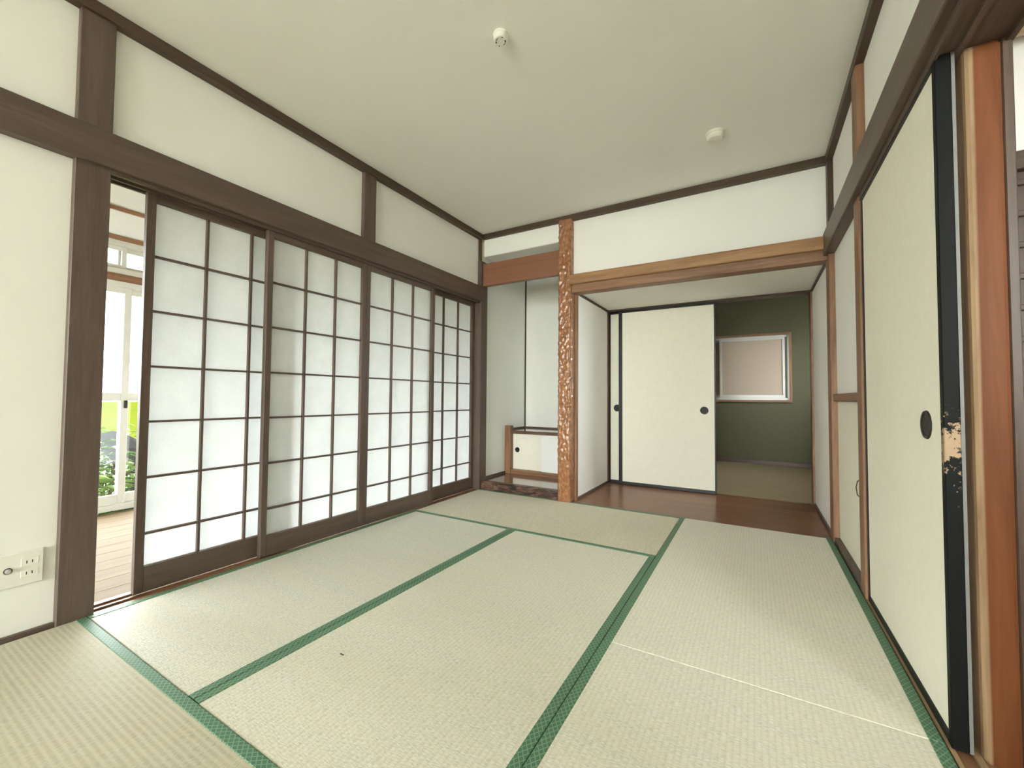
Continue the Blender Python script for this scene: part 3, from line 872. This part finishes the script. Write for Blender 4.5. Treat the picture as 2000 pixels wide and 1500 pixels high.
# ------------------------------------------------------------------ side room beyond the right doorway
ws = wall('wall_sideroom', (3.7, -1.0, 0), 'bright white plaster walls of the room beyond the right doorway')
YS = -0.90
box('plaster_panel', (2.852, 4.7, YS, YS + 0.06, 1.86, 2.75), WHITEP, ws)
box('plaster_panel', (2.852, 4.7, YS + 0.04, YS + 0.1, 0.0, 1.80), WHITEP, ws)
for b in ((4.6, 4.7, YF, YS, 0, 2.75), (2.86, 3.35, YF - .1, YF, 0, 2.75), (4.55, 4.7, YF - .1, YF, 0, 2.75), (3.35, 4.55, YF - .1, YF, 0, 0.9), (3.35, 4.55, YF - .1, YF, 2.3, 2.75),
          (2.792, 2.84, YF, -2.80, 0, 2.75), (2.792, 2.84, -2.80, -0.90, 1.86, 2.75)):
    box('plaster_panel', b, WHITEP, ws)
tag(box('ceiling_sideroom', (2.80, 4.7, YF - .1, YS + .06, 2.75, 2.79), W_OAK), 'board ceiling of the room beyond the right doorway', 'ceiling', kind='structure')
tag(box('floor_sideroom', (2.846, 4.7, YF, YS + .04, -0.05, -0.003), W_OAK), 'board floor of the room beyond the right doorway', 'floor', kind='structure')
trim((2.852, 4.6, YS - 0.02, YS + 0.04, 1.79, 1.865), 'dark rail over the battened door in the side room', W_TRIM)
bd = empty('battened_door', (3.3, YS + 0.02, 0), 'dark battened wooden door glimpsed at the right edge', 'door')
box('board', (2.86, 3.75, YS + 0.015, YS + 0.035, 0.0, 1.79), W_TRIM, bd)
box('stile', (2.86, 3.07, YS - 0.005, YS + 0.03, 0.0, 1.79), W_TRIM, bd, 0.002)
box('stile', (3.68, 3.75, YS - 0.005, YS + 0.03, 0.0, 1.79), W_TRIM, bd, 0.002)
for i in range(14):
    z = 0.12 + i * 0.125
    box('batten', (3.07, 3.68, YS, YS + 0.025, z - 0.012, z + 0.012), W_TRIM, bd, 0.003)
def log_beam():
    vs_, fs = [], []
    seg, n = 18, 60
    for i in range(n + 1):
        x = 2.87 + 1.7 * i / n
        for k_ in range(seg):
            a = 2 * math.pi * k_ / seg
            r = 0.062 + 0.016 * mnoise.noise(Vector((x * 9, math.cos(a) * 1.6, math.sin(a) * 1.6))) + 0.006 * mnoise.noise(Vector((x * 30, math.cos(a) * 5, math.sin(a) * 5)))
            vs_.append((x - 3.7, r * math.cos(a), r * math.sin(a)))
    for i in range(n):
        for k_ in range(seg):
            k2 = (k_ + 1) % seg
            fs.append((i * seg + k_, i * seg + k2, (i + 1) * seg + k2, (i + 1) * seg + k_))
    fs.append(tuple(range(seg - 1, -1, -1)))
    fs.append(tuple(n * seg + k_ for k_ in range(seg)))
    o = mesh_obj('log_beam', vs_, fs, W_OAK['x'], None, (3.7, YS - 0.075, 2.36), True)
    tag(o, 'rough tan log beam high in the side room', 'beam')
log_beam()
w9 = empty('window_9', (3.95, YF - 0.05, 0.9), 'window on the near wall of the side room', 'window', kind='structure')
for b in ((3.35, 4.55, YF - .08, YF - .02, 0.9, 0.95), (3.35, 4.55, YF - .08, YF - .02, 2.25, 2.3), (3.35, 3.4, YF - .08, YF - .02, 0.95, 2.25), (4.5, 4.55, YF - .08, YF - .02, 0.95, 2.25), (3.92, 3.98, YF - .08, YF - .02, 0.95, 2.25)):
    box('frame_bar', b, ALU, w9)
for xa, xb in ((3.4, 3.92), (3.98, 4.5)):
    box('glass_pane', (xa, xb, YF - .052, YF - .048, 0.95, 2.25), GLASS, w9)

# ------------------------------------------------------------------ garden and field outside
def field_mat():
    m, nt, N, L, b = new_mat('yellow_green_rice_field')
    tc = N.new('ShaderNodeTexCoord')
    f = noisen(nt, tc.outputs['Object'], 0.22, 5, 0.6)
    f2 = noisen(nt, tc.outputs['Object'], 9.0, 4, 0.7)
    c = ramp(nt, mathn(nt, 'ADD', mathn(nt, 'MULTIPLY', f, 0.7), mathn(nt, 'MULTIPLY', f2, 0.3)),
             [(0.35, (0.016, 0.025, 0.0015)), (0.5, (0.024, 0.029, 0.0018)), (0.65, (0.031, 0.033, 0.004))])
    L.new(c, b.inputs['Base Color'])
    b.inputs['Roughness'].default_value = 1.0
    b.inputs['Specular IOR Level'].default_value = 0.0
    return m
GZ = -0.45
tag(box('ground_field', (-220, -2.05, -120, 200, GZ - 0.2, GZ), field_mat()), 'sunny yellow-green rice field outside the veranda', 'field', kind='structure')
tag(box('ground_rear', (-2.05, 60, -120, 200, GZ - 0.2, GZ), plain('pale_bounce_ground', (0.55, 0.54, 0.50), 0.95, 0.1, var=0.1, vscale=3)), 'unseen ground made pale to bounce light indoors', 'ground', kind='structure')  # unseen ground kept pale to bounce light up to the ceiling
LEAF = plain('green_leaf', (0.060, 0.120, 0.028), 0.5, 0.4, var=0.35, vscale=14)
LEAF2 = plain('pale_leaf', (0.10, 0.17, 0.04), 0.5, 0.4, var=0.35, vscale=14)
STEM = plain('brown_stem', (0.06, 0.045, 0.02), 0.8, 0.2)
STONE = plain('dark_garden_stone', (0.014, 0.015, 0.015), 1.0, 0.0, var=0.3, vscale=6, bmp=0.4, bscale=30)

def shrub(x, y, h, w, seed, mat, label):
    rnd = random.Random(seed)
    r = empty('garden_shrub', (x, y, GZ), label, 'shrub', 'shrubs outside the veranda window')
    vs_, fs = [], []
    for s in range(26):
        a = rnd.uniform(0, 2 * math.pi)
        lean = rnd.uniform(0.05, 0.55)
        hh = h * rnd.uniform(0.55, 1.0)
        for j in range(12):
            t = (j + 1) / 12
            p = Vector((math.cos(a) * lean * w * t * 1.6, math.sin(a) * lean * w * t * 1.6, hh * t))
            b_ = rnd.uniform(0, 2 * math.pi)
            L_ = rnd.uniform(0.08, 0.17)
            d = Vector((math.cos(b_), math.sin(b_), rnd.uniform(-0.1, 0.5))).normalized()
            sd_ = d.cross(Vector((0, 0, 1))).normalized() * L_ * 0.16
            base = len(vs_)
            mid = p + d * L_ * 0.5 + Vector((0, 0, 0.012))
            tip = p + d * L_ - Vector((0, 0, 0.03))
            vs_ += [p, mid + sd_, mid - sd_, tip]
            fs += [(base, base + 1, base + 3), (base, base + 3, base + 2)]
    f = mesh_obj('foliage', vs_, fs, mat, r, (x, y, GZ))
    f['kind'] = 'stuff'
    for s in range(5):
        a = rnd.uniform(0, 2 * math.pi)
        tube('stem', [(x, y, GZ), (x + math.cos(a) * w * .2, y + math.sin(a) * w * .2, GZ + h * .4), (x + math.cos(a) * w * .45, y + math.sin(a) * w * .45, GZ + h * .8)], 0.006, STEM, r, 6)
shrub(-2.70, -2.00, 0.75, 0.30, 1, LEAF2, 'bright leafy shrub closest to the veranda glass')
shrub(-3.30, -1.72, 0.85, 0.30, 2, LEAF, 'green leafy shrub behind the closest one')
shrub(-3.25, -2.45, 0.90, 0.30, 3, LEAF2, 'leafy shrub at the left, behind the closest one')
shrub(-5.6, -1.00, 0.85, 0.45, 4, LEAF2, 'pale shrub at the edge of the field')
shrub(-2.8, -0.5, 0.8, 0.30, 5, LEAF, 'green shrub outside the covered shoji')
def stone(x, y, sx, sy, sz, seed):
    bm = bmesh.new()
    bmesh.ops.create_icosphere(bm, subdivisions=3, radius=1)
    for v in bm.verts:
        d = 1 + 0.22 * mnoise.noise(v.co * 1.7 + Vector((seed, 0, 0)))
        v.co = Vector((v.co.x * sx * d, v.co.y * sy * d, max(-0.15, v.co.z * d) * sz))
    me = bpy.data.meshes.new('garden_stone')
    bm.to_mesh(me); bm.free()
    me.materials.append(STONE)
    o = link(bpy.data.objects.new('garden_stone', me), None, (x, y, GZ + 0.14 * sz))
    tag(o, 'dark rounded garden stone among the shrubs', 'stone')
stone(-4.35, -1.45, 0.40, 0.42, 0.75, 3.0)

HW = plain('pale_house_wall', (0.78, 0.78, 0.76), 0.9, 0.1)
HR = plain('pale_grey_roof', (0.16, 0.17, 0.18), 0.8, 0.2)
HG = plain('house_window_dark', (0.16, 0.17, 0.18), 0.3, 0.5)
def house(x, y, rz, wx, wy, hw, hr, label):
    r = empty('far_house', (x, y, GZ), label, 'house', 'houses beyond the field')
    r.rotation_euler.z = rz
    def lb(name, b, mat, par=r):
        o = box(name, b, mat, None)
        o.parent = par
        return o
    lb('walls', (-wx / 2, wx / 2, -wy / 2, wy / 2, 0, hw), HW)
    ov = 0.8
    v = [(-wx / 2 - ov, -wy / 2 - ov, hw), (wx / 2 + ov, -wy / 2 - ov, hw), (wx / 2 + ov, wy / 2 + ov, hw), (-wx / 2 - ov, wy / 2 + ov, hw), (0, -wy / 4, hw + hr), (0, wy / 4, hw + hr)]
    ro = mesh_obj('hip_roof', v, [(0, 1, 4), (1, 2, 5, 4), (2, 3, 5), (3, 0, 4, 5), (3, 2, 1, 0)], HR)
    ro.parent = r
    for yy in (-wy * 0.28, 0.0, wy * 0.28):
        for zz in (1.4, 4.2):
            lb('window', (wx / 2, wx / 2 + 0.06, yy - 0.7, yy + 0.7, zz, zz + 1.2), HG)
house(-105, 28.0, 0.3, 8, 11, 5.6, 2.6, 'pale two-storey house with hip roof across the field')
house(-118, 44.0, 0.1, 8, 10, 5.2, 2.4, 'second pale house farther along the field edge')
